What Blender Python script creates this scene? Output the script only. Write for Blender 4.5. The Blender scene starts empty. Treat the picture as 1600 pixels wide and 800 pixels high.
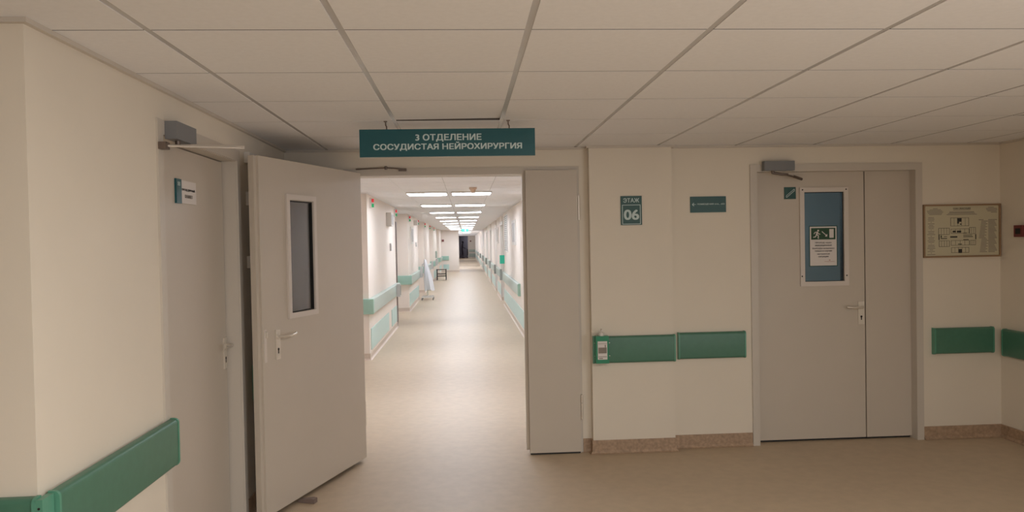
import bpy, bmesh, math
from mathutils import Matrix, Vector
from mathutils.geometry import delaunay_2d_cdt
C = bpy.context.scene.collection
S = bpy.context.scene

# ------------------------------------------------------------------ camera, world, lights, exposure
cam_data = bpy.data.cameras.new('camera')
cam_data.sensor_width = 36.0
cam_data.lens = 1173.1 / 1600 * 36
cam_data.clip_start = 0.05
cam_data.clip_end = 300
cam = bpy.data.objects.new('camera', cam_data)
C.objects.link(cam)
YAW, PITCH, ROLL = 0.0611, -0.0191, -0.0188
cy, sy, cp, sp = math.cos(YAW), math.sin(YAW), math.cos(PITCH), math.sin(PITCH)
fwd = Vector((sy * cp, cy * cp, sp))
r0 = Vector((cy, -sy, 0)); u0 = r0.cross(fwd)
rgt = math.cos(ROLL) * r0 + math.sin(ROLL) * u0
upv = -math.sin(ROLL) * r0 + math.cos(ROLL) * u0
m = Matrix((rgt, upv, -fwd)).transposed().to_4x4()
m.translation = Vector((0, 0, 1.67))
cam.matrix_world = m
S.camera = cam

world = bpy.data.worlds.new('world')
S.world = world
world.use_nodes = True
world.node_tree.nodes['Background'].inputs[0].default_value = (0.8, 0.85, 1.0, 1)
world.node_tree.nodes['Background'].inputs[1].default_value = 0.05
S.view_settings.view_transform = 'Standard'
S.view_settings.look = 'None'
S.view_settings.exposure = 0.0
S.view_settings.gamma = 1.0
S.view_settings.use_curve_mapping = False
S.cycles.use_denoising = True
S.cycles.max_bounces = 10
S.cycles.diffuse_bounces = 7
S.cycles.sample_clamp_indirect = 8.0

def area(name, loc, target, sx, sy_, power, col):
    l = bpy.data.lights.new(name, 'AREA')
    l.shape = 'RECTANGLE'; l.size = sx; l.size_y = sy_
    l.energy = power; l.color = col
    o = bpy.data.objects.new(name, l); C.objects.link(o)
    o.location = loc
    o.rotation_euler = (Vector(target) - Vector(loc)).to_track_quat('-Z', 'Y').to_euler()
    return o
# daylight from the lobby window behind and to the right of the viewer, a rear window and two lit ceiling panels over and behind the viewer, stairwell daylight
area('window_daylight', (4.25, -1.2, 1.15), (-4.0, -1.2, 1.15), 3.6, 1.7, 76, (0.86, 0.95, 1.06))
area('rear_window_daylight', (-0.4, -3.9, 1.4), (-0.4, 6.0, 1.4), 2.4, 1.6, 10, (0.88, 0.96, 1.05))
area('lobby_ceiling_panel', (1.2, 1.0, 2.37), (1.2, 1.0, 0), 1.2, 1.2, 73, (1.0, 0.95, 0.87))
area('lobby_ceiling_panel_rear', (0.0, -1.8, 2.37), (0.0, -1.8, 0), 1.2, 1.2, 30, (1.0, 0.97, 0.93))
area('stairwell_daylight', (2.0, 7.6, 2.2), (3.0, 7.3, 0.8), 0.9, 0.9, 17, (0.82, 0.94, 1.0))
PANEL_STRENGTH = 20.0

area('far_room_fill_lamp', (0.9, 82.6, 2.3), (0.3, 83.5, 0.8), 0.6, 0.6, 9, (0.85, 0.85, 1.0))  # added unseen lamp lifts the dark far room
# added lamps, out of view, brighten the corridor past its narrowing
for yc in (50.0, 62.0, 74.0):
    area('side_fill_lamp', (-0.83, yc, 1.5), (1.0, yc, 1.5), 9.0, 1.4, 62, (0.92, 0.97, 1.07))

# ------------------------------------------------------------------ materials
MAT = {}
def mat(name, col, rough=0.5, metal=0.0, spec=0.5, noise=0.0, nscale=60.0, bump=0.0, bscale=300.0, emit=None, estr=0.0, coord='Object'):
    if name in MAT: return MAT[name]
    ma = bpy.data.materials.new(name); ma.use_nodes = True
    nt = ma.node_tree; b = nt.nodes['Principled BSDF']
    b.inputs['Base Color'].default_value = (*col, 1)
    b.inputs['Roughness'].default_value = rough
    b.inputs['Metallic'].default_value = metal
    b.inputs['Specular IOR Level'].default_value = spec
    if noise or bump:
        tc = nt.nodes.new('ShaderNodeTexCoord')
    if noise:
        nz = nt.nodes.new('ShaderNodeTexNoise'); nz.inputs['Scale'].default_value = nscale; nz.inputs['Detail'].default_value = 5
        nt.links.new(tc.outputs[coord], nz.inputs['Vector'])
        rp = nt.nodes.new('ShaderNodeValToRGB')
        rp.color_ramp.elements[0].position = 0.3; rp.color_ramp.elements[1].position = 0.7
        rp.color_ramp.elements[0].color = (*[c * (1 - noise) for c in col], 1)
        rp.color_ramp.elements[1].color = (*[min(1, c * (1 + noise)) for c in col], 1)
        nt.links.new(nz.outputs['Fac'], rp.inputs['Fac'])
        nt.links.new(rp.outputs['Color'], b.inputs['Base Color'])
    if bump:
        n2 = nt.nodes.new('ShaderNodeTexNoise'); n2.inputs['Scale'].default_value = bscale; n2.inputs['Detail'].default_value = 3
        nt.links.new(tc.outputs[coord], n2.inputs['Vector'])
        bp = nt.nodes.new('ShaderNodeBump'); bp.inputs['Strength'].default_value = bump; bp.inputs['Distance'].default_value = 0.002
        nt.links.new(n2.outputs['Fac'], bp.inputs['Height'])
        nt.links.new(bp.outputs['Normal'], b.inputs['Normal'])
    if emit:
        b.inputs['Emission Color'].default_value = (*emit, 1)
        b.inputs['Emission Strength'].default_value = estr
    MAT[name] = ma
    return ma

M_wall = mat('cream_wall_paint', (0.74, 0.675, 0.58), 0.6, noise=0.015, nscale=3, bump=0.08, bscale=250)
M_corr = mat('corridor_wall_paint', (0.78, 0.70, 0.63), 0.55, noise=0.015, nscale=3, bump=0.08, bscale=250)
M_tile = mat('ceiling_tile_white', (0.80, 0.80, 0.82), 0.85, spec=0.2, noise=0.02, nscale=40, bump=0.15, bscale=500)
M_bar = mat('ceiling_grid_metal', (0.50, 0.49, 0.49), 0.25, metal=0.0)
M_gap = mat('tile_joint_shade', (0.06, 0.048, 0.042), 0.6)
M_floor = mat('beige_linoleum', (0.52, 0.415, 0.30), 0.42, spec=0.22, noise=0.05, nscale=14, bump=0.02, bscale=60)
M_base = mat('speckled_brown_cove', (0.38, 0.265, 0.18), 0.5, noise=0.22, nscale=45)
M_basec = mat('pale_corridor_cove', (0.60, 0.50, 0.42), 0.5, noise=0.08, nscale=60)
M_door = mat('grey_beige_door_paint', (0.56, 0.50, 0.43), 0.42, noise=0.012, nscale=4)
M_frame = mat('pale_grey_frame_paint', (0.57, 0.52, 0.46), 0.42)
M_cdoor = mat('corridor_door_paint', (0.72, 0.66, 0.60), 0.42)
M_rail = mat('green_rail_plastic', (0.066, 0.185, 0.125), 0.38, noise=0.05, nscale=30)
M_cap = mat('green_cap_plastic', (0.10, 0.30, 0.21), 0.35)
M_crail = mat('lit_green_rail_plastic', (0.43, 0.50, 0.45), 0.4)  # same green plastic as the lobby rails, paled to paint strong corridor light
M_ccap = mat('lit_green_cap_plastic', (0.32, 0.50, 0.42), 0.4)  # cap green paled the same way for the bright corridor
M_kick = mat('mint_kick_panel', (0.50, 0.66, 0.62), 0.4)
M_teal = mat('teal_sign_plate', (0.006, 0.087, 0.105), 0.35)
M_dteal = mat('dark_green_sign_plate', (0.010, 0.070, 0.062), 0.35)
M_text = mat('pale_lettering', (0.55, 0.66, 0.66), 0.5)
M_black = mat('black_rubber', (0.012, 0.011, 0.011), 0.6)
M_dark = mat('dark_hole', (0.02, 0.016, 0.014), 0.8)
M_steel = mat('brushed_steel', (0.74, 0.69, 0.62), 0.30, metal=0.55)
M_dsteel = mat('dark_steel', (0.20, 0.16, 0.14), 0.4, metal=0.8)
M_grey = mat('grey_closer_paint', (0.19, 0.195, 0.205), 0.45)
M_white = mat('white_plastic', (0.70, 0.67, 0.63), 0.4)
M_paper = mat('white_paper', (0.72, 0.68, 0.66), 0.7)
M_wframe = mat('white_window_trim', (0.66, 0.60, 0.55), 0.4)
M_ink = mat('black_ink', (0.03, 0.028, 0.028), 0.7)
M_gink = mat('grey_ink', (0.24, 0.21, 0.18), 0.7)
M_rink = mat('red_ink', (0.35, 0.10, 0.07), 0.7)
M_plan = mat('plan_print_paper', (0.56, 0.52, 0.38), 0.35)
M_planframe = mat('brown_picture_frame', (0.30, 0.19, 0.11), 0.4)
M_pgreen = mat('exit_sign_green', (0.012, 0.062, 0.025), 0.5)
M_emer = mat('emerald_plastic', (0.01, 0.23, 0.12), 0.3)
M_mint = mat('teal_dispenser_plastic', (0.03, 0.50, 0.33), 0.35)
M_red = mat('red_alarm_plastic', (0.17, 0.03, 0.03), 0.4)
M_redl = mat('red_lens', (0.6, 0.02, 0.03), 0.3, emit=(0.9, 0.03, 0.06), estr=0.25)
M_grnl = mat('green_lens', (0.03, 0.35, 0.13), 0.3, emit=(0.03, 0.55, 0.2), estr=0.15)
M_lamp = mat('light_diffuser', (0.9, 0.95, 0.95), 0.5, emit=(0.88, 0.95, 1.08), estr=PANEL_STRENGTH)
M_exit = mat('exit_lamp_green', (0.02, 0.35, 0.12), 0.4, emit=(0.02, 0.5, 0.12), estr=0.25)
M_brown = mat('dark_brown_door', (0.10, 0.055, 0.04), 0.5)
M_cloth = mat('white_cloth', (0.70, 0.70, 0.72), 0.85, bump=0.2, bscale=40)
M_stoolwood = mat('dark_stool_frame', (0.022, 0.016, 0.014), 0.45)
M_seat = mat('beige_stool_seat', (0.52, 0.43, 0.36), 0.6)
M_gplas = mat('grey_plastic', (0.50, 0.48, 0.47), 0.45)
M_mgplas = mat('mid_grey_plastic', (0.29, 0.31, 0.29), 0.45)
M_dgplas = mat('dark_grey_plastic', (0.16, 0.17, 0.16), 0.45)
M_stair = mat('stairwell_paint', (0.44, 0.49, 0.52), 0.6, noise=0.03, nscale=2)
M_skin = mat('skin', (0.45, 0.29, 0.22), 0.55)
M_hair = mat('dark_hair', (0.02, 0.015, 0.014), 0.6)
M_scrub = mat('dark_purple_scrubs', (0.075, 0.06, 0.085), 0.8)
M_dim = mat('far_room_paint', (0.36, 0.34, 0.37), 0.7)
M_wedge = mat('brown_rubber_wedge', (0.20, 0.15, 0.13), 0.7)
M_beige = mat('beige_detector_plastic', (0.62, 0.47, 0.36), 0.5)
def glass(name, tint, rough=0.02, ior=1.5):
    ma = bpy.data.materials.new(name); ma.use_nodes = True
    nt = ma.node_tree; nt.nodes.clear()
    out = nt.nodes.new('ShaderNodeOutputMaterial')
    mix = nt.nodes.new('ShaderNodeMixShader'); tr = nt.nodes.new('ShaderNodeBsdfTransparent'); gl = nt.nodes.new('ShaderNodeBsdfGlossy')
    fr = nt.nodes.new('ShaderNodeFresnel'); fr.inputs['IOR'].default_value = ior
    tr.inputs['Color'].default_value = (*tint, 1); gl.inputs['Roughness'].default_value = rough
    nt.links.new(fr.outputs[0], mix.inputs[0]); nt.links.new(tr.outputs[0], mix.inputs[1]); nt.links.new(gl.outputs[0], mix.inputs[2])
    nt.links.new(mix.outputs[0], out.inputs[0])
    return ma
M_glass = glass('window_glass', (0.80, 0.86, 0.84), ior=2.6)
M_bglass = glass('stair_door_glass', (0.72, 0.80, 0.82))

# ------------------------------------------------------------------ helpers
WM = {}                     # world matrix of every object, kept by hand
def thing(name, label, cat=None, loc=(0, 0, 0), group=None, kind=None):
    o = bpy.data.objects.new(name, None); C.objects.link(o)
    o.empty_display_size = 0.1
    o.location = loc; o['label'] = label
    if cat: o['category'] = cat
    if group: o['group'] = group
    if kind: o['kind'] = kind
    WM[o.name] = Matrix.Translation(loc)
    return o
def smooth(me, ang=35):
    me.polygons.foreach_set('use_smooth', [True] * len(me.polygons))
    try: me.set_sharp_from_angle(angle=math.radians(ang))
    except Exception: pass
def obj(name, bm, material, parent=None, label=None, cat=None, group=None, kind=None, bevel=0.0, sm=False):
    """link a bmesh given in world coordinates as one object whose origin is at its base"""
    if bevel > 0:
        bmesh.ops.bevel(bm, geom=[e for e in bm.edges if len(e.link_faces) == 2 and e.calc_face_angle(0) > 0.7], offset=bevel, segments=2, affect='EDGES', profile=0.5)
    bmesh.ops.recalc_face_normals(bm, faces=bm.faces[:])
    xs = [v.co for v in bm.verts]
    lo = Vector([min(c[i] for c in xs) for i in range(3)]); hi = Vector([max(c[i] for c in xs) for i in range(3)])
    base = Vector(((lo.x + hi.x) / 2, (lo.y + hi.y) / 2, lo.z))
    for v in bm.verts: v.co -= base
    me = bpy.data.meshes.new(name); bm.to_mesh(me); bm.free()
    for mm in (material if isinstance(material, (list, tuple)) else [material]): me.materials.append(mm)
    if sm or bevel > 0: smooth(me)
    o = bpy.data.objects.new(name, me); C.objects.link(o)
    if parent is not None:
        o.parent = parent
        o.location = base - WM[parent.name].translation
    else:
        o.location = base
    WM[o.name] = Matrix.Translation(base)
    if label: o['label'] = label
    if cat: o['category'] = cat
    if group: o['group'] = group
    if kind: o['kind'] = kind
    return o
def B(): return bmesh.new()
def add_hexa(bm, p):
    v = [bm.verts.new(q) for q in p]
    for f in ((0, 1, 2, 3), (7, 6, 5, 4), (0, 4, 5, 1), (1, 5, 6, 2), (2, 6, 7, 3), (3, 7, 4, 0)):
        bm.faces.new([v[i] for i in f])
def bx(bm, x0, x1, y0, y1, z0, z1):
    add_hexa(bm, [(x0, y0, z0), (x1, y0, z0), (x1, y1, z0), (x0, y1, z0), (x0, y0, z1), (x1, y0, z1), (x1, y1, z1), (x0, y1, z1)])
    return bm
class Frame:
    """a flat mounting plane: u along it, v up it, d out of it"""
    def __init__(s, o, u, n, v=(0, 0, 1)):
        s.o = Vector(o); s.u = Vector(u).normalized(); s.v = Vector(v).normalized(); s.n = Vector(n).normalized()
    def p(s, u, v, d): return s.o + s.u * u + s.v * v + s.n * d
def fb(bm, F, ua, ub, va, vb, da, db):
    add_hexa(bm, [F.p(ua, va, da), F.p(ub, va, da), F.p(ub, vb, da), F.p(ua, vb, da), F.p(ua, va, db), F.p(ub, va, db), F.p(ub, vb, db), F.p(ua, vb, db)])
    return bm
def tube(bm, pts, r, seg=12, r2=None):
    pts = [Vector(p) for p in pts]; n = len(pts); rings = []
    prev = None
    for i, p in enumerate(pts):
        t = (pts[min(i + 1, n - 1)] - pts[max(i - 1, 0)]).normalized()
        a = prev - t * prev.dot(t) if prev is not None else t.orthogonal()
        if a.length < 1e-6: a = t.orthogonal()
        a.normalize(); prev = a; b = t.cross(a)
        rr = r if r2 is None else r + (r2 - r) * i / (n - 1)
        rings.append([bm.verts.new(p + (a * math.cos(2 * math.pi * k / seg) + b * math.sin(2 * math.pi * k / seg)) * rr) for k in range(seg)])
    for i in range(n - 1):
        for k in range(seg):
            bm.faces.new((rings[i][k], rings[i][(k + 1) % seg], rings[i + 1][(k + 1) % seg], rings[i + 1][k]))
    bm.faces.new(rings[0][::-1]); bm.faces.new(rings[-1])
    return bm
def ftube(bm, F, pts, r, seg=12, r2=None): return tube(bm, [F.p(*q) for q in pts], r, seg, r2)
def fline(bm, F, a, b, w, da, db):
    a = Vector(a); b = Vector(b); t = (b - a).normalized(); s = Vector((-t.y, t.x)) * (w / 2)
    q = [a - s, b - s, b + s, a + s]
    add_hexa(bm, [F.p(c.x, c.y, da) for c in q] + [F.p(c.x, c.y, db) for c in q])
def fprism(bm, F, poly, da, db):
    va = [bm.verts.new(F.p(a, b, da)) for a, b in poly]; vb = [bm.verts.new(F.p(a, b, db)) for a, b in poly]
    n = len(poly)
    bm.faces.new(va[::-1]); bm.faces.new(vb)
    for i in range(n): bm.faces.new((va[i], va[(i + 1) % n], vb[(i + 1) % n], vb[i]))
    return bm
def disc(F_u, F_v, r, n=16): return [(F_u + r * math.cos(2 * math.pi * k / n), F_v + r * math.sin(2 * math.pi * k / n)) for k in range(n)]
def ring_frame(bm, F, u0, u1, v0, v1, w, da, db, wb=None):
    wb = w if wb is None else wb
    fb(bm, F, u0, u1, v0, v0 + wb, da, db); fb(bm, F, u0, u1, v1 - w, v1, da, db)
    fb(bm, F, u0, u0 + w, v0 + wb, v1 - w, da, db); fb(bm, F, u1 - w, u1, v0 + wb, v1 - w, da, db)
def text(name, body, F, ua, ub, va, vb, d, material, parent, bold=0.03, th=0.0015, label=None):
    cu = bpy.data.curves.new('lettering', 'FONT'); cu.body = body; cu.size = 1; cu.extrude = 0.01
    cu.align_x = 'CENTER'; cu.resolution_u = 3
    t = bpy.data.objects.new('lettering', cu); C.objects.link(t)
    dg = bpy.context.evaluated_depsgraph_get()
    outl = t.evaluated_get(dg).to_curve(dg, apply_modifiers=False)
    # outlines are sampled, triangulated together and filled by winding number, so overlapping strokes of one letter never cancel out
    loops = []
    for sp in outl.splines:
        bp = sp.bezier_points; poly = []
        for i in range(len(bp)):
            p0, p1 = bp[i], bp[(i + 1) % len(bp)]
            straight = (p0.handle_right - p0.co).cross(p1.co - p0.co).length < 1e-5 and (p1.handle_left - p1.co).cross(p1.co - p0.co).length < 1e-5
            n = 1 if straight else 4
            for k in range(n):
                q = k / n; r = 1 - q
                c = p0.co * r ** 3 + p0.handle_right * 3 * r * r * q + p1.handle_left * 3 * r * q * q + p1.co * q ** 3
                poly.append((c.x, c.y))
        loops.append(poly)
    t.to_curve_clear(); bpy.data.objects.remove(t); bpy.data.curves.remove(cu)
    vs, es = [], []
    for l in loops:
        k0 = len(vs); vs += [Vector(q) for q in l]; es += [(k0 + i, k0 + (i + 1) % len(l)) for i in range(len(l))]
    ov, oe, of, _a, _b, _c = delaunay_2d_cdt(vs, es, [], 0, 1e-5)
    boxes = [(min(q[0] for q in l), max(q[0] for q in l), min(q[1] for q in l), max(q[1] for q in l)) for l in loops]
    def winding(x, y):
        w = 0
        for l, bb in zip(loops, boxes):
            if not (bb[0] <= x <= bb[1] and bb[2] <= y <= bb[3]): continue
            for i in range(len(l)):
                (x1, y1), (x2, y2) = l[i - 1], l[i]
                if (y1 > y) != (y2 > y) and x < (x2 - x1) * (y - y1) / (y2 - y1) + x1: w += 1 if y2 > y1 else -1
        return w
    bm = B()
    bv = [bm.verts.new((q.x, q.y, 0.0)) for q in ov]
    for f in of:
        if winding(sum(ov[i].x for i in f) / len(f), sum(ov[i].y for i in f) / len(f)) != 0: bm.faces.new([bv[i] for i in f])
    for v in bv:
        if not v.link_faces: bm.verts.remove(v)
    r = bmesh.ops.extrude_face_region(bm, geom=bm.faces[:])
    for v in r['geom']:
        if isinstance(v, bmesh.types.BMVert): v.co.z = 0.01
    if bold > 0:                       # heavier strokes: four shifted copies of the outline, each a hair deeper
        src = bm.verts[:] + bm.edges[:] + bm.faces[:]
        for k, (dx, dy) in enumerate(((1, 0.6), (-1, 0.6), (1, -0.6), (-1, -0.6))):
            r = bmesh.ops.duplicate(bm, geom=src)
            for v in r['geom']:
                if isinstance(v, bmesh.types.BMVert):
                    v.co.x += dx * bold; v.co.y += dy * bold; v.co.z += (0.0004 * (k + 1)) if v.co.z > 0 else 0
    xs = [v.co.x for v in bm.verts]; ys = [v.co.y for v in bm.verts]
    x0, x1, y0, y1 = min(xs), max(xs), min(ys), max(ys)
    for v in bm.verts:
        a = ua + (v.co.x - x0) / (x1 - x0) * (ub - ua); b = va + (v.co.y - y0) / (y1 - y0) * (vb - va)
        v.co = F.p(a, b, d + (th * v.co.z / 0.01 if v.co.z > 0 else 0))
    return obj(name, bm, material, parent, label=label)
def offset_poly(pts, t):
    """offset an open polyline to its right-hand side by t (mitred)"""
    out = []
    for i, p in enumerate(pts):
        p = Vector(p); ns = []
        if i > 0:
            e = (p - Vector(pts[i - 1])).normalized(); ns.append(Vector((e.y, -e.x)))
        if i < len(pts) - 1:
            e = (Vector(pts[i + 1]) - p).normalized(); ns.append(Vector((e.y, -e.x)))
        if len(ns) == 1: out.append(p + ns[0] * t)
        else:
            k = (ns[0] + ns[1]); out.append(p + k * (t / max(0.2, (1 + ns[0].dot(ns[1])))))
    return out
def strip(bm, pts, t0, t1, z0, z1):
    a = offset_poly(pts, t0); b = offset_poly(pts, t1)
    for i in range(len(pts) - 1):
        q = [a[i], a[i + 1], b[i + 1], b[i]]
        add_hexa(bm, [(c.x, c.y, z0) for c in q] + [(c.x, c.y, z1) for c in q])
    return bm
def cove(bm, pts, t, h):
    """skirting with a small concave foot running along the right-hand side of a polyline"""
    prof = [(0.0, 0.001), (t + 0.022, 0.001), (t + 0.010, 0.008), (t, 0.024), (t, h - 0.004), (t - 0.004, h), (0.0, h)]
    rings = []
    for (d, z) in prof:
        rings.append([bm.verts.new((c.x, c.y, z)) for c in offset_poly(pts, d)])
    n = len(prof)
    for i in range(len(pts) - 1):
        for k in range(n):
            bm.faces.new((rings[k][i], rings[k][i + 1], rings[(k + 1) % n][i + 1], rings[(k + 1) % n][i]))
    bm.faces.new([r[0] for r in rings]); bm.faces.new([r[-1] for r in rings][::-1])
    return bm
def rail_profile(d0, d1, v0, v1, r):
    P = [(d0, v0)]
    for k in range(6):
        a = -math.pi / 2 + k / 5 * math.pi / 2; P.append((d1 - r + r * math.cos(a), v0 + r + r * math.sin(a)))
    for k in range(6):
        a = k / 5 * math.pi / 2; P.append((d1 - r + r * math.cos(a), v1 - r + r * math.sin(a)))
    P.append((d0, v1))
    return P
def rail_body(F, ua, ub, d0, d1, v0, v1, r=0.012):
    bm = B(); P = rail_profile(d0, d1, v0, v1, r)
    a = [bm.verts.new(F.p(ua, v, d)) for d, v in P]; b = [bm.verts.new(F.p(ub, v, d)) for d, v in P]
    n = len(P); bm.faces.new(a); bm.faces.new(b[::-1])
    for i in range(n): bm.faces.new((a[i], a[(i + 1) % n], b[(i + 1) % n], b[i]))
    return bm
def bumper_rail(F, ua, ub, v0, v1, d, label, group, ends=(True, True), body=None, capm=None, face=0.0, name='wall_bumper_rail'):
    t = thing(name, label, 'rail', F.p((ua + ub) / 2, v0, face), group)
    obj('rail_panel', rail_body(F, ua + 0.012, ub - 0.012, face + 0.001, face + d, v0, v1, 0.018), body or M_rail, t, sm=True)
    for e, a, b in ((ends[0], ua, ua + 0.0118), (ends[1], ub - 0.0118, ub)):
        if e: obj('end_cap', rail_body(F, a, b, face + 0.001, face + d + 0.003, v0 - 0.003, v1 + 0.003, 0.021), capm or M_cap, t, sm=True)
    return t
def screws(F, pts, d, parent, r=0.004, mtl=None):
    for (a, b) in pts:
        bm = B(); fprism(bm, F, disc(a, b, r, 10), d, d + 0.0015); obj('screw', bm, mtl or M_dark, parent)
def door_handle(F, u, v, direction, leaf, d0=0.0, w=0.048, h=0.185):
    bm = B(); fb(bm, F, u - w / 2, u + w / 2, v - h * 0.76, v + h * 0.24, d0 + 0.0005, d0 + 0.008)
    obj('handle_plate', bm, M_steel, leaf, label='steel lock plate', bevel=0.003)
    bm = B()
    ftube(bm, F, [(u, v, d0 + 0.008), (u, v, d0 + 0.034), (u + direction * 0.004, v, d0 + 0.046), (u + direction * 0.016, v, d0 + 0.052), (u + direction * 0.075, v - 0.001, d0 + 0.053), (u + direction * 0.125, v + 0.004, d0 + 0.050), (u + direction * 0.138, v + 0.006, d0 + 0.046)], 0.0095, 12)
    ftube(bm, F, [(u, v, d0 + 0.008), (u, v, d0 + 0.014)], 0.016, 16)
    obj('lever', bm, M_steel, leaf, label='steel lever handle', sm=True)
    bm = B(); fprism(bm, F, disc(u, v - 0.078, 0.0085, 14), d0 + 0.008, d0 + 0.0095)
    fb(bm, F, u - 0.004, u + 0.004, v - 0.105, v - 0.078, d0 + 0.008, d0 + 0.0094)
    obj('keyhole', bm, M_dark, leaf, label='dark keyhole')

# frames of the walls
XL, D, XR, ZC = -1.375, 5.861, 4.345, 2.40
FW = Frame((0, D, 0), (1, 0, 0), (0, -1, 0))            # front wall of the lobby
FP = Frame((0, D - 0.07, 0), (1, 0, 0), (0, -1, 0))     # face of the pillar
FL = Frame((XL, 0, 0), (0, 1, 0), (1, 0, 0))            # left wall
FR = Frame((XR, 0, 0), (0, -1, 0), (-1, 0, 0))          # right wall
CLX, CRX = -1.41, 1.0
FCL = Frame((CLX, 0, 0), (0, 1, 0), (1, 0, 0))          # corridor left wall
FCR = Frame((CRX, 0, 0), (0, -1, 0), (-1, 0, 0))        # corridor right wall

# ------------------------------------------------------------------ setting: floor, walls, ceiling
bm = B(); bx(bm, -6.2, 4.55, -4.2, 84.5, -0.12, 0.0)
obj('floor', bm, M_floor, kind='structure', label='beige glossy linoleum floor of lobby and corridor')
CY0 = 2.462                                             # face of the left block towards the viewer
bm = B()
dl0, dl1, dlz, wy = 3.515, 4.63, 2.19, 0.16              # doorway in the left wall
bx(bm, XL - 0.2, XL, CY0, dl0, 0, ZC); bx(bm, XL - 0.2, XL, dl1, D + 0.2, 0, ZC); bx(bm, XL - 0.2, XL, dl0, dl1, dlz, ZC)
obj('wall_left', bm, M_wall, kind='structure', label='cream left wall of the lobby with the single door')
bm = B(); bx(bm, -6.0, XL - 0.2, CY0, CY0 + 0.2, 0, ZC)
obj('wall_near_left', bm, M_wall, kind='structure', label='cream wall turning left at the near corner')
bm = B()
ML, MR, MZ = -0.93, 0.893, 2.245                         # main doorway
RL, RR, RZ = 2.318, 3.630, 2.192                         # right doorway
bx(bm, XL, ML, D, D + 0.2, 0, ZC); bx(bm, MR, RL, D, D + 0.2, 0, ZC); bx(bm, RR, XR + 0.2, D, D + 0.2, 0, ZC)
bx(bm, ML, MR, D, D + 0.2, MZ, ZC); bx(bm, RL, RR, D, D + 0.2, RZ, ZC)
obj('wall_front', bm, M_wall, kind='structure', label='cream front wall with two doorways')
bm = B(); bx(bm, 0.965, 1.616, D - 0.07, D - 0.0005, 0, ZC)
obj('wall_pillar', bm, M_wall, kind='structure', label='shallow cream pilaster between the two doorways')
bm = B(); bx(bm, XR, XR + 0.2, -4.0, D, 0, ZC)
obj('wall_right', bm, M_wall, kind='structure', label='cream right wall of the lobby')
bm = B(); bx(bm, -6.2, XR + 0.2, -4.2, -4.0, 0, ZC); 
obj('wall_back', bm, M_wall, kind='structure', label='cream wall behind the viewer')
bm = B(); bx(bm, -6.2, -6.0, -4.0, CY0 + 0.2, 0, ZC)
obj('wall_far_left', bm, M_wall, kind='structure', label='cream end wall far to the left')

def ceiling(name, x0, x1, y0, y1, ox, oy, s, label, skip=(), tilt={}, bars=0.024):
    bm = B(); bars_i = []
    i0 = math.floor((x0 - ox) / s); i1 = math.ceil((x1 - ox) / s)
    j0 = math.floor((y0 - oy) / s); j1 = math.ceil((y1 - oy) / s)
    for i in range(i0, i1):
        for j in range(j0, j1):
            xa, xb = max(x0, ox + i * s + bars / 2), min(x1, ox + (i + 1) * s - bars / 2)
            ya, yb = max(y0, oy + j * s + 0.005), min(y1, oy + (j + 1) * s - 0.005)
            if xb - xa < 0.01 or yb - ya < 0.01: continue
            if any(a <= xa and xb <= b and c <= ya and yb <= d for a, b, c, d in skip): continue
            tz = tilt.get((i, j), (0, 0, 0, 0))
            add_hexa(bm, [(xa, ya, ZC + tz[0]), (xb, ya, ZC + tz[1]), (xb, yb, ZC + tz[2]), (xa, yb, ZC + tz[3]), (xa, ya, ZC + 0.015 + tz[0]), (xb, ya, ZC + 0.015 + tz[1]), (xb, yb, ZC + 0.015 + tz[2]), (xa, yb, ZC + 0.015 + tz[3])])
    nf = len(bm.faces)
    for i in range(i0, i1 + 1):
        xc = ox + i * s
        xa, xb = max(x0, xc - bars / 2), min(x1, xc + bars / 2)
        if xb - xa > 0.002: bx(bm, xa, xb, y0, y1, ZC + 0.002, ZC + 0.03)
    for j in range(j0, j1 + 1):
        yc = oy + j * s
        ya, yb = max(y0, yc - 0.012), min(y1, yc + 0.012)
        if yb - ya > 0.002: bx(bm, x0, x1, ya, yb, ZC + 0.0155, ZC + 0.032)
    bx(bm, x0, x1, y0, y1, ZC + 0.06, ZC + 0.12)
    nd = len(bm.faces)
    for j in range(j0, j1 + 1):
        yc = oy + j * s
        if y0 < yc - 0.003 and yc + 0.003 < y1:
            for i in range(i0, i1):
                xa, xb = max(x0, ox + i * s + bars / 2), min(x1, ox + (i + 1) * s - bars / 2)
                if xb - xa > 0.01: bx(bm, xa, xb, yc - 0.0045, yc + 0.0045, ZC + 0.001, ZC + 0.0154)  # dark strips in the joints paint the shade of the tile gaps
    bm.faces.ensure_lookup_table()
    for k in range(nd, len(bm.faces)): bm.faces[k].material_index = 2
    for k in range(nf, nd): bm.faces[k].material_index = 1
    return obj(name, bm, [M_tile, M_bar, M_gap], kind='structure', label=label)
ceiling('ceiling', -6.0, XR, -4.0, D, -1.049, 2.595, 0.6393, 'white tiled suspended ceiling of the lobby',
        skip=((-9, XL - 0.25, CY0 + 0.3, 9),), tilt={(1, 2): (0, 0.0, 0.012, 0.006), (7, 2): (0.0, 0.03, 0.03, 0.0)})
bm = B(); strip(bm, [(-6.0, CY0), (XL, CY0), (XL, D), (0.965, D), (0.965, D - 0.07), (1.616, D - 0.07), (1.616, D), (XR, D), (XR, -4.0)], 0.0, 0.02, ZC - 0.016, ZC - 0.0005)
obj('trim_1', bm, M_frame, kind='structure', label='narrow pale edge trim where lobby ceiling meets the walls')

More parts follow.
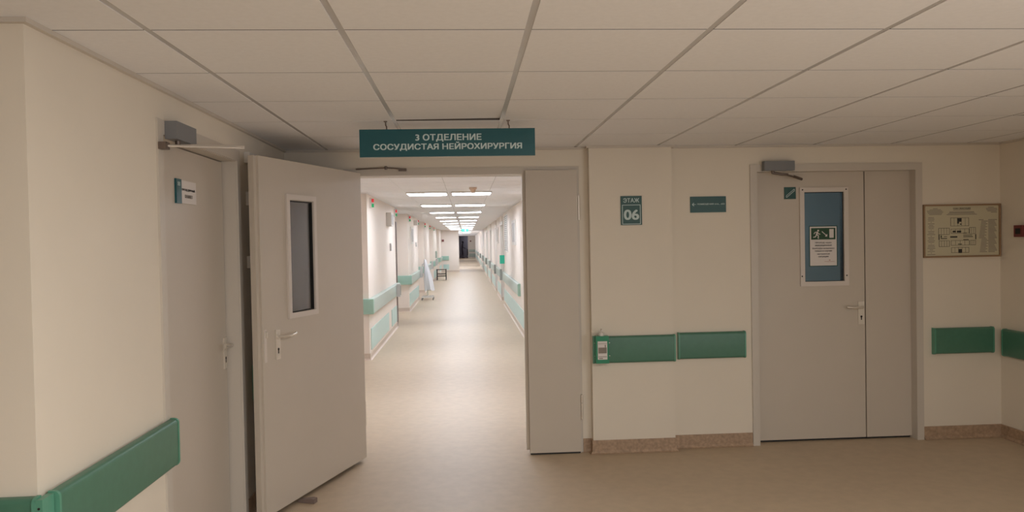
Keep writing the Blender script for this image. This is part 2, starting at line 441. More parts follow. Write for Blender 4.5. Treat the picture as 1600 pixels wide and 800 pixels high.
# skirting of the lobby
def base(name, pts, label, material=M_base, h=0.105):
    bm = B(); cove(bm, pts, 0.008, h); return obj(name, bm, material, kind='structure', label=label)
base('baseboard_left', [(-6.0, CY0), (XL, CY0), (XL, dl0 - 0.058)], 'brown skirting round the near left corner')
base('baseboard_left_rear', [(XL, dl1 + 0.058), (XL, D), (ML - 0.002, D)], 'brown skirting behind the open door leaf')
base('baseboard_front', [(MR + 0.002, D), (0.965, D), (0.965, D - 0.07), (1.616, D - 0.07), (1.616, D), (2.262, D)], 'speckled brown skirting round the pilaster between the doorways')
base('baseboard_right', [(3.686, D), (XR, D), (XR, -4.0)], 'brown skirting in the right corner')

# ------------------------------------------------------------------ corridor shell
CE, CN, CF = 43.0, -0.40, 80.0                          # where the left wall steps in, its new X, the far end
blocks = [(5.9 + 0.161, 7.6), (10.9, 15.2), (18.5, 22.3), (25.4, 29.4), (32.6, 36.6), (39.7, CE)]
NB = -1.80
prof = []
for (a, b) in blocks:
    prof += [(NB, a), (CLX, a), (CLX, b), (NB, b)]
prof = prof[1:-1]
prof += [(CN, CE), (CN, CE + 0.3), (-0.85, CE + 0.3), (-0.85, CF)]
bm = B(); strip(bm, prof, -0.15, 0.0, 0, ZC)
obj('wall_corridor_left', bm, M_corr, kind='structure', label='pale left corridor wall with recessed doorways')
gaps = [(20.0, 21.3), (24.1, 25.3), (29.2, 30.4), (34.5, 35.8), (41.0, 42.3), (48.5, 49.8), (57.0, 58.3)]
prof_r = [(CRX, CF)]
for (a, b) in gaps[::-1]:
    prof_r += [(CRX, b), (CRX + 0.12, b), (CRX + 0.12, a), (CRX, a)]
prof_r += [(CRX, D + 0.2)]
bm = B(); strip(bm, prof_r, -0.15, 0.0, 0, ZC)
obj('wall_corridor_right', bm, M_corr, kind='structure', label='pale right corridor wall with flush doors')
EDL, EDR, EDZ = -0.72, 0.22, 2.36                        # opening in the end wall
bm = B(); bx(bm, EDR, CRX + 0.2, CF, CF + 0.15, 0, ZC); bx(bm, -1.4, EDR, CF, CF + 0.15, EDZ, ZC); bx(bm, -1.4, EDL, CF, CF + 0.15, 0, EDZ)
obj('wall_corridor_end', bm, M_corr, kind='structure', label='pale wall at the far end of the corridor')
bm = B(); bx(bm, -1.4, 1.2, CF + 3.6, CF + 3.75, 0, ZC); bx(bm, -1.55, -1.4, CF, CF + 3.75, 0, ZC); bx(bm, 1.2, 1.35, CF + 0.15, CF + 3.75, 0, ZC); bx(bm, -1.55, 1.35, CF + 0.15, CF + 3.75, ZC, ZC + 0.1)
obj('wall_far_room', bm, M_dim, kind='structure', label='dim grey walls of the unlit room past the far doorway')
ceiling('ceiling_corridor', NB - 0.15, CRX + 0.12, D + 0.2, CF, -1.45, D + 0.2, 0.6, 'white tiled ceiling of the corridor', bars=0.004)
bm = B(); cove(bm, [(c[0], c[1]) for c in prof], 0.008, 0.10)
obj('baseboard_corridor_left', bm, M_basec, kind='structure', label='pale skirting along the left corridor wall')
bm = B(); cove(bm, prof_r, 0.008, 0.10)
obj('baseboard_corridor_right', bm, M_basec, kind='structure', label='pale skirting along the right corridor wall')

# stairwell behind the right door
bm = B(); bx(bm, 1.5, 4.6, 7.9, 8.05, 0, 2.6); bx(bm, 1.4, 1.5, D + 0.2, 8.05, 0, 2.6); bx(bm, 4.6, 4.7, D + 0.2, 8.05, 0, 2.6); bx(bm, 1.4, 4.7, D + 0.2, 8.05, 2.6, 2.7)
obj('wall_stairwell', bm, M_stair, kind='structure', label='blue grey stairwell walls seen through the stair door glass')

# ------------------------------------------------------------------ door_1: the main double door, left leaf swung open
door1 = thing('door_1', 'wide double door into the corridor, left leaf swung open', None, (0.03, D, 0), kind='structure')
bm = B()
fb(bm, FW, ML, -0.875, 0.0, 2.197, -0.2, 0.012); fb(bm, FW, 0.874, MR, 0.0, 2.197, -0.2, 0.012); fb(bm, FW, ML, MR, 2.197, 2.250, -0.2, 0.012)
obj('door_frame', bm, M_frame, door1, bevel=0.003)
bm = B(); fb(bm, FW, 0.470, 0.871, 0.014, 2.220, 0.014, 0.045); fb(bm, FW, 0.446, 0.867, 0.034, 2.205, -0.03, 0.0138)
nleaf = obj('narrow_leaf', bm, M_door, door1, bevel=0.003, label='narrow closed right leaf')
bm = B(); fb(bm, FW, 0.474, 0.868, 0.002, 0.0135, 0.018, 0.04); obj('bottom_strip', bm, M_black, door1, label='black strip added to close the lit gap below')  # added strip closes the gap so no corridor light shows under the leaf
for z in (0.27, 1.83):
    bm = B(); ftube(bm, FW, [(0.884, z, 0.040), (0.884, z + 0.125, 0.040)], 0.009); ftube(bm, FW, [(0.884, z + 0.128, 0.040), (0.884, z + 0.19, 0.040)], 0.009)
    fb(bm, FW, 0.872, 0.888, z, z + 0.19, 0.0125, 0.034)
    obj('hinge', bm, M_steel, door1, sm=True)
FO = Frame((-1.241, 4.565, 0), (0.333, 0.943, 0), (0.943, -0.333, 0))   # visible face of the open leaf, u from its free edge
LN = 1.335
bm = B()                                                # leaf with a window hole: four pieces round the pane, plus a set-back lip on the free edge
w0, w1, v0, v1 = 0.338, 0.626, 1.236, 1.962
z0, z1 = 0.030, 2.215
fb(bm, FO, 0.026, w0, z0, z1, -0.052, 0); fb(bm, FO, w1, LN, z0, z1, -0.052, 0); fb(bm, FO, w0, w1, z0, v0, -0.052, 0); fb(bm, FO, w0, w1, v1, z1, -0.052, 0)
fb(bm, FO, 0.0, 0.026, z0 + 0.01, z1, -0.052, -0.016)
oleaf = obj('wide_leaf', bm, M_door, door1, label='wide open left leaf with glazed slot')
bm = B(); ring_frame(bm, FO, 0.303, 0.658, 1.205, 2.000, 0.034, 0.0006, 0.014)
obj('window_trim', bm, M_wframe, oleaf, bevel=0.002)
bm = B(); ring_frame(bm, FO, w0 + 0.0005, w1 - 0.0005, v0 + 0.0005, v1 - 0.0005, 0.008, -0.045, 0.0003)
obj('window_gasket', bm, M_black, oleaf, label='black window gasket')
bm = B(); fb(bm, FO, w0 + 0.003, w1 - 0.003, v0 + 0.003, v1 - 0.003, -0.016, -0.010)
obj('window_pane', bm, M_glass, oleaf)
door_handle(FO, 0.180, 1.108, 1, oleaf)
bm = B(); fb(bm, FO, 0.041, 0.066, 0.965, 1.165, 0.0005, 0.003)
obj('lock_forend', bm, M_wframe, oleaf, bevel=0.001)
bm = B(); fb(bm, FO, 0.052, 0.064, 1.115, 1.150, 0.003, 0.012); obj('latch', bm, M_steel, oleaf, bevel=0.002)
bm = B(); fb(bm, FO, 0.12, LN - 0.02, 0.020, 0.0295, -0.035, -0.018); obj('bottom_strip', bm, M_black, oleaf, label='black drop seal')
for z in (0.27, 1.83):
    bm = B(); tube(bm, [(-0.803, 5.838, z), (-0.803, 5.838, z + 0.19)], 0.008); obj('hinge', bm, M_steel, door1, sm=True)

# slide arm of the closer on the main frame head
t = thing('door_closer', 'thin brown steel closer arm on the head of the corridor doorway', 'door closer', FW.p(-0.60, 2.235, 0.012))
bm = B(); ftube(bm, FW, [(-0.83, 2.246, 0.035), (-0.60, 2.254, 0.045)], 0.006); ftube(bm, FW, [(-0.60, 2.254, 0.045), (-0.46, 2.243, 0.030)], 0.006)
obj('arm', bm, M_dsteel, t, sm=True)
bm = B(); ftube(bm, FW, [(-0.60, 2.240, 0.045), (-0.60, 2.266, 0.045)], 0.011); obj('elbow_pivot', bm, M_dsteel, t, sm=True)
bm = B(); fb(bm, FW, -0.505, -0.445, 2.229, 2.249, 0.0125, 0.040); obj('fixing_shoe', bm, M_dsteel, t, bevel=0.003)

# ------------------------------------------------------------------ door_2: the right stair door
door2 = thing('door_2', 'grey beige stair door with narrow side leaf and tall glazed slot', None, (2.97, D, 0), kind='structure')
bm = B()
fb(bm, FW, 2.265, 2.322, 0.0, 2.246, 0.0, 0.012); fb(bm, FW, 3.626, 3.683, 0.0, 2.246, 0.0, 0.012); fb(bm, FW, 2.322, 3.626, 2.188, 2.246, 0.0, 0.012)
fb(bm, FW, RL, 2.322, 0, 2.19, -0.19, 0.0); fb(bm, FW, 3.626, RR, 0, 2.19, -0.19, 0.0); fb(bm, FW, 2.322, 3.626, 2.188, RZ, -0.19, 0.0)
obj('door_frame', bm, M_frame, door2, bevel=0.003)
RY = -0.069                                              # leaf face depth in FW
g = (2.735, 3.066, 1.293, 2.030)
bm = B()
fb(bm, FW, 2.335, g[0], 0.018, 2.205, RY - 0.05, RY); fb(bm, FW, g[1], 3.238, 0.018, 2.205, RY - 0.05, RY)
fb(bm, FW, g[0], g[1], 0.018, g[2], RY - 0.05, RY); fb(bm, FW, g[0], g[1], g[3], 2.205, RY - 0.05, RY)
leaf = obj('wide_leaf', bm, M_door, door2)
bm = B(); fb(bm, FW, 3.246, 3.6255, 0.018, 2.205, RY - 0.05, RY + 0.004)
obj('side_leaf', bm, M_door, door2, bevel=0.002)
bm = B(); ring_frame(bm, FW, 2.700, 3.104, 1.263, 2.062, 0.037, RY + 0.0005, RY + 0.013)
tr = obj('window_trim', bm, M_wframe, leaf, bevel=0.002)
screws(FW, [(2.722, 2.044), (3.084, 2.044), (2.712, 1.345), (3.084, 1.345)], RY + 0.013, leaf, 0.006)
bm = B(); ring_frame(bm, FW, g[0], g[1], g[2], g[3], 0.009, RY - 0.045, RY + 0.0003); obj('window_gasket', bm, M_black, leaf, label='black window gasket')
bm = B(); fb(bm, FW, g[0] + 0.003, g[1] - 0.003, g[2] + 0.003, g[3] - 0.003, RY - 0.018, RY - 0.012); obj('window_pane', bm, M_bglass, leaf, label='blue tinted glass')
door_handle(FW, 3.205, 1.085, -1, leaf, d0=RY, w=0.052)
bm = B(); fb(bm, FW, 2.34, 3.62, 0.002, 0.0175, RY - 0.04, RY - 0.015); obj('bottom_strip', bm, M_black, door2)  # added dark strip keeps stairwell light from showing under the door

def closer_box(F, u0, u1, v0, v1, dd, t):
    bm = B(); fb(bm, F, u0, u1, v0, v1, 0.0, dd); obj('closer_body', bm, M_grey, t, bevel=0.006)
t = thing('door_closer', 'grey box door closer over the right stair door, short folded arm', 'door closer', FW.p(2.485, 2.19, 0.0125))
F2 = Frame(FW.p(0, 0, 0.0126), FW.u, FW.n)
closer_box(F2, 2.362, 2.607, 2.193, 2.268, 0.052, t)
bm = B(); ftube(bm, FW, [(2.44, 2.170, 0.036), (2.44, 2.1925, 0.036)], 0.011); obj('spindle', bm, M_dsteel, t, sm=True)
bm = B(); ftube(bm, FW, [(2.44, 2.176, 0.036), (2.51, 2.162, 0.050), (2.56, 2.160, 0.040)], 0.010); ftube(bm, FW, [(2.54, 2.160, 0.045), (2.69, 2.130, 0.0)], 0.007); ftube(bm, FW, [(2.62, 2.146, 0.020), (2.70, 2.128, -0.02)], 0.011)
obj('arm', bm, M_dsteel, t, sm=True)

# ------------------------------------------------------------------ door_3: the left single door
door3 = thing('door_3', 'grey beige single door in the left wall', None, (XL, 4.07, 0), kind='structure')
bm = B()
fb(bm, FL, dl0 - 0.055, dl0 + 0.002, 0, dlz + 0.065, 0, 0.010); fb(bm, FL, dl1 - 0.002, dl1 + 0.055, 0, dlz + 0.065, 0, 0.010); fb(bm, FL, dl0 + 0.002, dl1 - 0.002, dlz - 0.002, dlz + 0.065, 0, 0.010)
fb(bm, FL, dl0, dl0 + 0.006, 0, dlz, -0.19, 0); fb(bm, FL, dl1 - 0.006, dl1, 0, dlz, -0.19, 0); fb(bm, FL, dl0 + 0.006, dl1 - 0.006, dlz - 0.006, dlz, -0.19, 0)
obj('door_frame', bm, M_frame, door3, bevel=0.003)
bm = B(); fb(bm, FL, dl0 + 0.010, dl1 - 0.018, 0.02, dlz - 0.012, -0.13, -0.078)
leaf3 = obj('door_leaf', bm, M_door, door3, bevel=0.002)
bm = B(); fb(bm, FL, dl1 - 0.0175, dl1 - 0.0065, 0.02, dlz - 0.012, -0.125, -0.095); obj('gap_strip', bm, M_black, door3, label='dark strip standing for the leaf gap')  # black strip stands in for the dark of the leaf gap
door_handle(FL, dl1 - 0.055, 1.085, -1, leaf3, d0=-0.078)

t = thing('door_closer', 'grey box door closer over the left single door, long flat arm', 'door closer', FL.p(3.66, 2.165, 0.0105))
F3 = Frame(FL.p(0, 0, 0.0106), FL.u, FL.n)
closer_box(F3, 3.535, 3.785, 2.170, 2.252, 0.055, t)
bm = B(); ftube(bm, FL, [(3.61, 2.146, 0.04), (3.61, 2.1695, 0.04)], 0.012); obj('spindle', bm, M_dsteel, t, sm=True)
bm = B()
fb(bm, FL, 3.60, 4.02, 2.140, 2.147, 0.135, 0.155)
add_hexa(bm, [FL.p(3.60, 2.140, 0.03), FL.p(3.62, 2.140, 0.03), FL.p(4.28, 2.176, 0.17), FL.p(4.26, 2.176, 0.19), FL.p(3.60, 2.147, 0.03), FL.p(3.62, 2.147, 0.03), FL.p(4.28, 2.183, 0.17), FL.p(4.26, 2.183, 0.19)])
bm.free(); bm = B()
ftube(bm, FL, [(3.61, 2.150, 0.04), (4.22, 2.222, 0.165)], 0.007)
ftube(bm, FL, [(4.22, 2.214, 0.165), (3.475, 2.131, 0.038)], 0.007)
obj('arm', bm, M_steel, t, sm=True)
bm = B(); fb(bm, FL, 3.455, 3.50, 2.115, 2.147, 0.0105, 0.045); obj('fixing_shoe', bm, M_dsteel, t, bevel=0.003)

# plate on the left door: teal strip and white insert
t = thing('door_sign', 'small room sign on the left door, teal strip beside white insert', 'sign', FL.p(4.0, 1.90, -0.078))
F4 = Frame(FL.p(0, 0, -0.0778), FL.u, FL.n)
bm = B(); fb(bm, F4, 3.868, 3.937, 1.896, 2.020, 0, 0.010); obj('strip', bm, M_teal, t, bevel=0.001, label='teal strip')
bm = B(); fb(bm, F4, 3.9375, 4.148, 1.899, 2.017, 0, 0.008); obj('insert', bm, M_paper, t, bevel=0.001, label='white insert')
text('lettering', 'ПРОЦЕДУРНЫЙ', F4, 3.945, 4.125, 1.962, 1.978, 0.008, M_ink, t, 0.01)
text('lettering', 'КАБИНЕТ', F4, 3.985, 4.09, 1.928, 1.945, 0.008, M_gink, t, 0.01)
bm = B(); ring_frame(bm, F4, 3.885, 3.915, 1.986, 2.004, 0.003, 0.010, 0.0112); fb(bm, F4, 3.896, 3.904, 1.991, 1.999, 0.010, 0.0112); obj('emblem', bm, M_text, t)

# small boxes on the left wall behind the open leaf
t = thing('junction_box', 'white cable box high on the left wall behind the open door', 'box', FL.p(4.89, 2.21, 0))
bm = B(); fb(bm, FL, 4.80, 4.985, 2.195, 2.262, 0.0005, 0.035); obj('cover', bm, M_white, t, bevel=0.004)
screws(FL, [(4.90, 2.23)], 0.035, t, 0.006)
t = thing('wall_switch', 'upper white switch plate on the left wall behind the open door', 'switch', FL.p(4.85, 1.93, 0))
bm = B(); fb(bm, FL, 4.82, 4.875, 1.93, 2.015, 0.0005, 0.022); obj('plate', bm, M_white, t, bevel=0.003)
bm = B(); ftube(bm, FL, [(4.92, 1.97, 0.0), (4.92, 1.97, 0.03)], 0.028, 18); obj('sensor_knob', bm, M_black, t, label='black round knob')
t = thing('wall_switch', 'lower white switch plate on the left wall behind the open door', 'switch', FL.p(4.84, 1.535, 0))
bm = B(); fb(bm, FL, 4.81, 4.87, 1.535, 1.61, 0.0005, 0.02); obj('plate', bm, M_white, t, bevel=0.003)
bm = B(); fb(bm, FL, 4.825, 4.855, 1.55, 1.595, 0.02, 0.025); obj('rocker', bm, M_white, t, bevel=0.002)

# ------------------------------------------------------------------ green bumper rails of the lobby
GL = 'green bumper rails of the lobby'
bumper_rail(FL, CY0 + 0.035, 3.515, 0.678, 0.890, 0.035, 'long green bumper rail on left wall, ending at the door frame', GL, face=0.011, ends=(True, True))
FN = Frame((0, CY0, 0), (1, 0, 0), (0, -1, 0))
tt = bumper_rail(FN, -5.9, XL + 0.012, 0.678, 0.890, 0.035, 'green bumper rail facing the viewer at bottom left corner', GL, ends=(True, True))
bm = B(); fb(bm, FN, XL + 0.0125, XL + 0.034, 0.680, 0.888, -0.03, 0.037); obj('corner_cap', bm, M_cap, tt, bevel=0.004)
screws(Frame(FN.p(0, 0, 0.037), FN.u, FN.n), [(XL + 0.023, 0.86)], 0.0, tt, 0.004)
bumper_rail(FL, 4.86, 5.55, 0.694, 0.910, 0.045, 'green bumper rail tucked behind the open door leaf', GL)
bumper_rail(FP, 0.969, 1.618, 0.712, 0.920, 0.04, 'green bumper rail on the pilaster, carrying the sanitizer bottle', GL)
bumper_rail(FW, 1.660, 2.205, 0.715, 0.923, 0.04, 'green bumper rail on front wall between pilaster and stair door', GL)
bumper_rail(FW, 3.757, 4.262, 0.697, 0.905, 0.04, 'dark green bumper rail under the framed evacuation plan', GL)
bumper_rail(FR, -5.800, -3.9, 0.672, 0.890, 0.04, 'dark green bumper rail on right wall at the picture edge', GL)

# sanitizer bottle in its green holder on the pilaster rail
FS = Frame(FP.p(0, 0, 0.0435), FP.u, FP.n)
t = thing('sanitizer_dispenser', 'green hand sanitizer bottle holder with white pump on the rail', 'dispenser', FS.p(1.027, 0.722, 0))
bm = B(); fb(bm, FS, 0.980, 1.080, 0.722, 0.932, 0.0, 0.055); obj('holder', bm, M_emer, t, bevel=0.008)
bm = B(); fb(bm, FS, 0.993, 1.067, 0.752, 0.893, 0.0552, 0.0575); lb = obj('label_sheet', bm, M_paper, t, label='white printed label')
bm = B(); fb(bm, FS, 0.997, 1.063, 0.873, 0.876, 0.0575, 0.0582); fb(bm, FS, 1.048, 1.056, 0.846, 0.866, 0.0575, 0.0582); fb(bm, FS, 0.997, 1.063, 0.772, 0.776, 0.0575, 0.0582); fb(bm, FS, 1.002, 1.032, 0.758, 0.765, 0.0575, 0.0582); fb(bm, FS, 0.998, 1.062, 0.80, 0.845, 0.0575, 0.0579)
obj('print', bm, M_gink, lb)
bm = B(); ftube(bm, FS, [(1.027, 0.932, 0.028), (1.027, 0.957, 0.028)], 0.020, 18); ftube(bm, FS, [(1.027, 0.957, 0.028), (1.027, 0.985, 0.028)], 0.006); ftube(bm, FS, [(1.027, 0.983, 0.024), (1.027, 0.979, 0.07)], 0.006)
obj('pump', bm, M_white, t, sm=True)
for z in (0.775, 0.875):
    for (a, b) in ((1.081, 1.096), (0.974, 0.979)):
        bm = B(); ftube(bm, FS, [(a, z, 0.02), (b, z, 0.02)], 0.003); obj('clip', bm, M_white, t)

# ------------------------------------------------------------------ signs
# hanging department sign
SY = 4.512
FH = Frame((0, SY, 0), (1, 0, 0), (0, -1, 0))
t = thing('hanging_sign', 'long teal department sign hanging from the ceiling before the corridor', 'sign', (-0.095, SY, 2.186))
bm = B(); fb(bm, FH, -0.617, 0.427, 2.186, 2.350, -0.008, 0.008); obj('sign_board', bm, M_teal, t, bevel=0.001)
text('lettering', '3 ОТДЕЛЕНИЕ', FH, -0.287, 0.106, 2.274, 2.320, 0.008, M_text, t, 0.028)
text('lettering', 'СОСУДИСТАЯ НЕЙРОХИРУРГИЯ', FH, -0.536, 0.348, 2.221, 2.273, 0.008, M_text, t, 0.028)
for u in (-0.462, 0.268):
    bm = B(); ftube(bm, FH, [(u, ZC - 0.001, 0.0), (u + 0.001, 2.375, 0.0), (u + 0.006, 2.366, 0.0), (u + 0.006, 2.351, 0.0)], 0.004, 8); fb(bm, FH, u - 0.010, u + 0.010, ZC - 0.006, ZC - 0.0005, -0.01, 0.01)
    obj('hook', bm, M_dsteel, t, sm=True)

FPs = Frame(FP.p(0, 0, 0.001), FP.u, FP.n)
t = thing('floor_number_sign', 'small dark green floor number sign on the pilaster', 'sign', FPs.p(1.291, 1.782, 0))
bm = B(); fb(bm, FPs, 1.208, 1.375, 1.782, 2.008, 0, 0.006); obj('sign_board', bm, M_dteal, t, bevel=0.001)
text('lettering', 'ЭТАЖ', FPs, 1.229, 1.354, 1.957, 1.991, 0.006, M_text, t, 0.012)
text('lettering', '06', FPs, 1.232, 1.352, 1.822, 1.902, 0.006, M_text, t, 0.028)
bm = B(); ring_frame(bm, FPs, 1.219, 1.364, 1.788, 1.940, 0.0045, 0.006, 0.0072); obj('border', bm, M_text, t)
FWs = Frame(FW.p(0, 0, 0.001), FW.u, FW.n)
t = thing('room_direction_sign', 'small dark green direction sign with left arrow beside the stair door', 'sign', FWs.p(1.924, 1.873, 0))
bm = B(); fb(bm, FWs, 1.780, 2.069, 1.873, 1.999, 0, 0.006); obj('sign_board', bm, M_dteal, t, bevel=0.001)
text('lettering', 'ПОМЕЩЕНИЯ 616... 653', FWs, 1.836, 2.057, 1.931, 1.945, 0.006, M_text, t, 0.02)
bm = B(); fline(bm, FWs, (1.798, 1.937), (1.824, 1.937), 0.004, 0.006, 0.0072); fline(bm, FWs, (1.796, 1.937), (1.809, 1.949), 0.005, 0.006, 0.0074); fline(bm, FWs, (1.796, 1.937), (1.809, 1.925), 0.005, 0.006, 0.0076)
obj('arrow', bm, M_text, t)
def running_man(bm, F, u, v, s, d0, d1):
    P = lambda a, b: (u + a * s, v + b * s)
    k = 0
    def seg(a, b, w):
        nonlocal k; k += 1
        fline(bm, F, P(*a), P(*b), w * s, d0, d1 + k * 0.00003)
    fprism(bm, F, disc(*P(0.62, 0.90), 0.105 * s, 14), d0, d1)
    seg((0.55, 0.76), (0.42, 0.44), 0.17); seg((0.54, 0.75), (0.28, 0.72), 0.08); seg((0.28, 0.74), (0.12, 0.52), 0.08)
    seg((0.55, 0.72), (0.68, 0.52), 0.08); seg((0.66, 0.53), (0.86, 0.50), 0.08); seg((0.44, 0.46), (0.66, 0.30), 0.11)
    seg((0.64, 0.32), (0.60, 0.02), 0.10); seg((0.60, 0.03), (0.70, 0.02), 0.07); seg((0.42, 0.46), (0.30, 0.20), 0.11); seg((0.32, 0.21), (0.04, 0.16), 0.09)
FG = Frame(FW.p(0, 0, RY + 0.0005), FW.u, FW.n)
t = thing('stairs_sign', 'tiny square green stairs pictogram left of the door glass', 'sign', FG.p(2.622, 1.972, 0))
bm = B(); fb(bm, FG, 2.575, 2.671, 1.972, 2.068, 0, 0.004); obj('sign_board', bm, M_dteal, t, bevel=0.0008)
bm = B(); fline(bm, FG, (2.592, 2.000), (2.658, 2.053), 0.0035, 0.004, 0.005)
for k in range(6):
    a = 2.590 + k * 0.0115; b = 1.987 + k * 0.0095
    fline(bm, FG, (a, b), (a + 0.0115, b), 0.0035, 0.004, 0.0051); fline(bm, FG, (a + 0.0115, b), (a + 0.0115, b + 0.0095), 0.003, 0.004, 0.0053)
fline(bm, FG, (2.592, 2.000), (2.590, 1.987), 0.003, 0.004, 0.0052); fline(bm, FG, (2.658, 2.053), (2.659, 2.042), 0.003, 0.004, 0.0054)
obj('pictogram', bm, M_text, t)
FQ = Frame(FW.p(0, 0, RY - 0.0115), FW.u, FW.n)
t = thing('evacuation_notice', 'paper evacuation notice with green running figure stuck on door glass', 'notice', FQ.p(2.90, 1.428, 0))
bm = B(); fb(bm, FQ, 2.790, 3.013, 1.428, 1.745, 0, 0.002); obj('sheet', bm, M_paper, t)
bm = B(); ring_frame(bm, FQ, 2.783, 3.020, 1.421, 1.752, 0.0068, 0, 0.0022); obj('border', bm, M_dteal, t, label='dark green edge')
bm = B(); fb(bm, FQ, 2.800, 3.003, 1.640, 1.734, 0.002, 0.003); obj('green_panel', bm, M_pgreen, t, label='dark green pictogram panel')
bm = B(); running_man(bm, FQ, 2.814, 1.648, 0.072, 0.003, 0.004); fb(bm, FQ, 2.952, 2.988, 1.653, 1.724, 0.003, 0.004)
fline(bm, FQ, (2.890, 1.705), (2.930, 1.670), 0.006, 0.003, 0.004); fprism(bm, FQ, [(2.934, 1.664), (2.934, 1.685), (2.914, 1.664)], 0.003, 0.0042)
obj('pictogram', bm, M_paper, t, label='white running figure, arrow and door')
for k, (s, hw) in enumerate((('ПРОХОД через', 0.068), ('эвакуационные', 0.070), ('ВЫХОДЫ возможен', 0.091), ('только в случае', 0.072), ('экстренной', 0.052), ('ситуации', 0.042))):
    zc = 1.612 - k * 0.0228
    text('lettering', s, FQ, 2.901 - hw, 2.901 + hw, zc - 0.006, zc + 0.008, 0.002, M_ink, t, 0.015, 0.001)
bm = B(); fb(bm, FQ, 2.91, 2.994, 1.459, 1.461, 0.002, 0.003); fb(bm, FQ, 2.948, 2.958, 1.469, 1.475, 0.002, 0.003); obj('footer', bm, M_rink, t)

# framed evacuation plan
t = thing('evacuation_plan', 'framed evacuation floor plan on the wall right of the stair door', 'picture', FWs.p(4.012, 1.475, 0))
bm = B(); ring_frame(bm, FWs, 3.688, 4.338, 1.476, 1.905, 0.013, 0, 0.018); obj('picture_frame', bm, M_planframe, t, bevel=0.003)
bm = B(); fb(bm, FWs, 3.7012, 4.3248, 1.4892, 1.8918, 0, 0.008); obj('print', bm, M_plan, t, label='cream printed sheet')
FE = Frame(FWs.p(0, 0, 0.008), FW.u, FW.n)
EU = lambda px: 3.688 + (px - 38) / (1130 - 38) * 0.65
EV = lambda py: 1.905 - (py - 22) / (782 - 22) * 0.429
text('heading', 'ПЛАН ЭВАКУАЦИИ', FE, EU(465), EU(710), EV(96), EV(72), 0, M_ink, t, 0.02, 0.0008)
bm = B()
for (x0, x1, y0, y1, n) in ((465, 710, 100, 108, 1), (410, 760, 130, 142, 1), (390, 775, 150, 158, 1), (370, 800, 166, 174, 1), (180, 245, 76, 84, 1)):
    for k in range(n): fb(bm, FE, EU(x0), EU(x1), EV(y1), EV(y0), 0, 0.0006)
for k, (a, b) in enumerate(((130, 290), (95, 310), (100, 325), (110, 310), (125, 300))): fb(bm, FE, EU(a), EU(b), EV(101 + k * 17), EV(93 + k * 17), 0, 0.0006)
for k, (a, b) in enumerate(((960, 1040), (930, 1085), (935, 1090), (950, 1080), (1000, 1085))): fb(bm, FE, EU(a), EU(b), EV(76 + k * 18), EV(68 + k * 18), 0, 0.0006)
hw = (40, 46, 42, 8, 46, 30, 42, 36, 6, 44, 40, 56, 10, 44, 36, 52, 40, 6, 44, 50, 56, 24, 50, 8, 56)
for k, w in enumerate(hw): fb(bm, FE, EU(152 - w), EU(152 + w), EV(213 + k * 22), EV(205 + k * 22), 0, 0.0006)
obj('small_print', bm, M_gink, t, label='grey small print')
bm = B()
for k in range(24):
    y = 246 + k * 20
    a = 825 + (k * 37) % 40; fb(bm, FE, EU(a), EU(a + 70 + (k * 23) % 45), EV(y + 9), EV(y), 0, 0.0006); fb(bm, FE, EU(960), EU(1085 - (k * 31) % 40), EV(y + 10), EV(y), 0, 0.0006)
obj('side_text', bm, M_gink, t)
bm = B()
for (x0, x1, y0, y1, n) in ((425, 685, 215, 335, 5), (255, 410, 360, 455, 4), (430, 690, 375, 440, 4), (690, 780, 355, 450, 3), (260, 410, 540, 628, 4), (430, 690, 540, 612, 4), (700, 780, 540, 612, 3), (435, 685, 640, 718, 5)):
    ring_frame(bm, FE, EU(x0), EU(x1), EV(y1), EV(y0), 0.0026, 0, 0.0008)
    for k in range(1, n): fb(bm, FE, EU(x0 + (x1 - x0) * k / n) - 0.0009, EU(x0 + (x1 - x0) * k / n) + 0.0009, EV(y1) + 0.0026, EV(y0) - 0.0026, 0, 0.0007)
for (x0, x1, y0, y1) in ((255, 268, 455, 530), (775, 788, 455, 530), (285, 375, 505, 516), (605, 655, 432, 442), (520, 582, 222, 275), (520, 545, 275, 300), (560, 578, 300, 316), (420, 520, 480, 500), (605, 730, 462, 470), (605, 740, 485, 495), (605, 680, 525, 535), (530, 585, 590, 600), (535, 582, 665, 722), (285, 300, 465, 500), (330, 375, 480, 488), (455, 500, 400, 425), (515, 575, 400, 428)):
    fb(bm, FE, EU(x0), EU(x1), EV(y1), EV(y0), 0, 0.0009)
obj('plan_drawing', bm, M_ink, t, label='dark line drawing of the storey')

# fire alarm on the right wall
t = thing('fire_alarm_box', 'small dark red alarm box on the right wall at picture edge', 'alarm', FR.p(-5.62, 1.632, 0))
bm = B(); fb(bm, FR, -5.665, -5.575, 1.632, 1.724, 0.0005, 0.035); obj('alarm_body', bm, M_red, t, bevel=0.004)
bm = B(); fb(bm, FR, -5.645, -5.595, 1.655, 1.700, 0.035, 0.038); obj('alarm_button', bm, M_black, t, bevel=0.001)

# wedge under the open leaf
bm = B()
Fd = Frame((-1.085, 4.935, 0), (0.943, -0.333, 0), (0.333, 0.943, 0))
P = [(-0.03, 0.001), (0.085, 0.001), (0.085, 0.030), (0.060, 0.032), (-0.03, 0.016)]
fprism(bm, Fd, P, -0.022, 0.022)
obj('door_wedge', bm, M_wedge, label='small brown rubber wedge on the floor under the open door', cat='door stop', bevel=0.004)

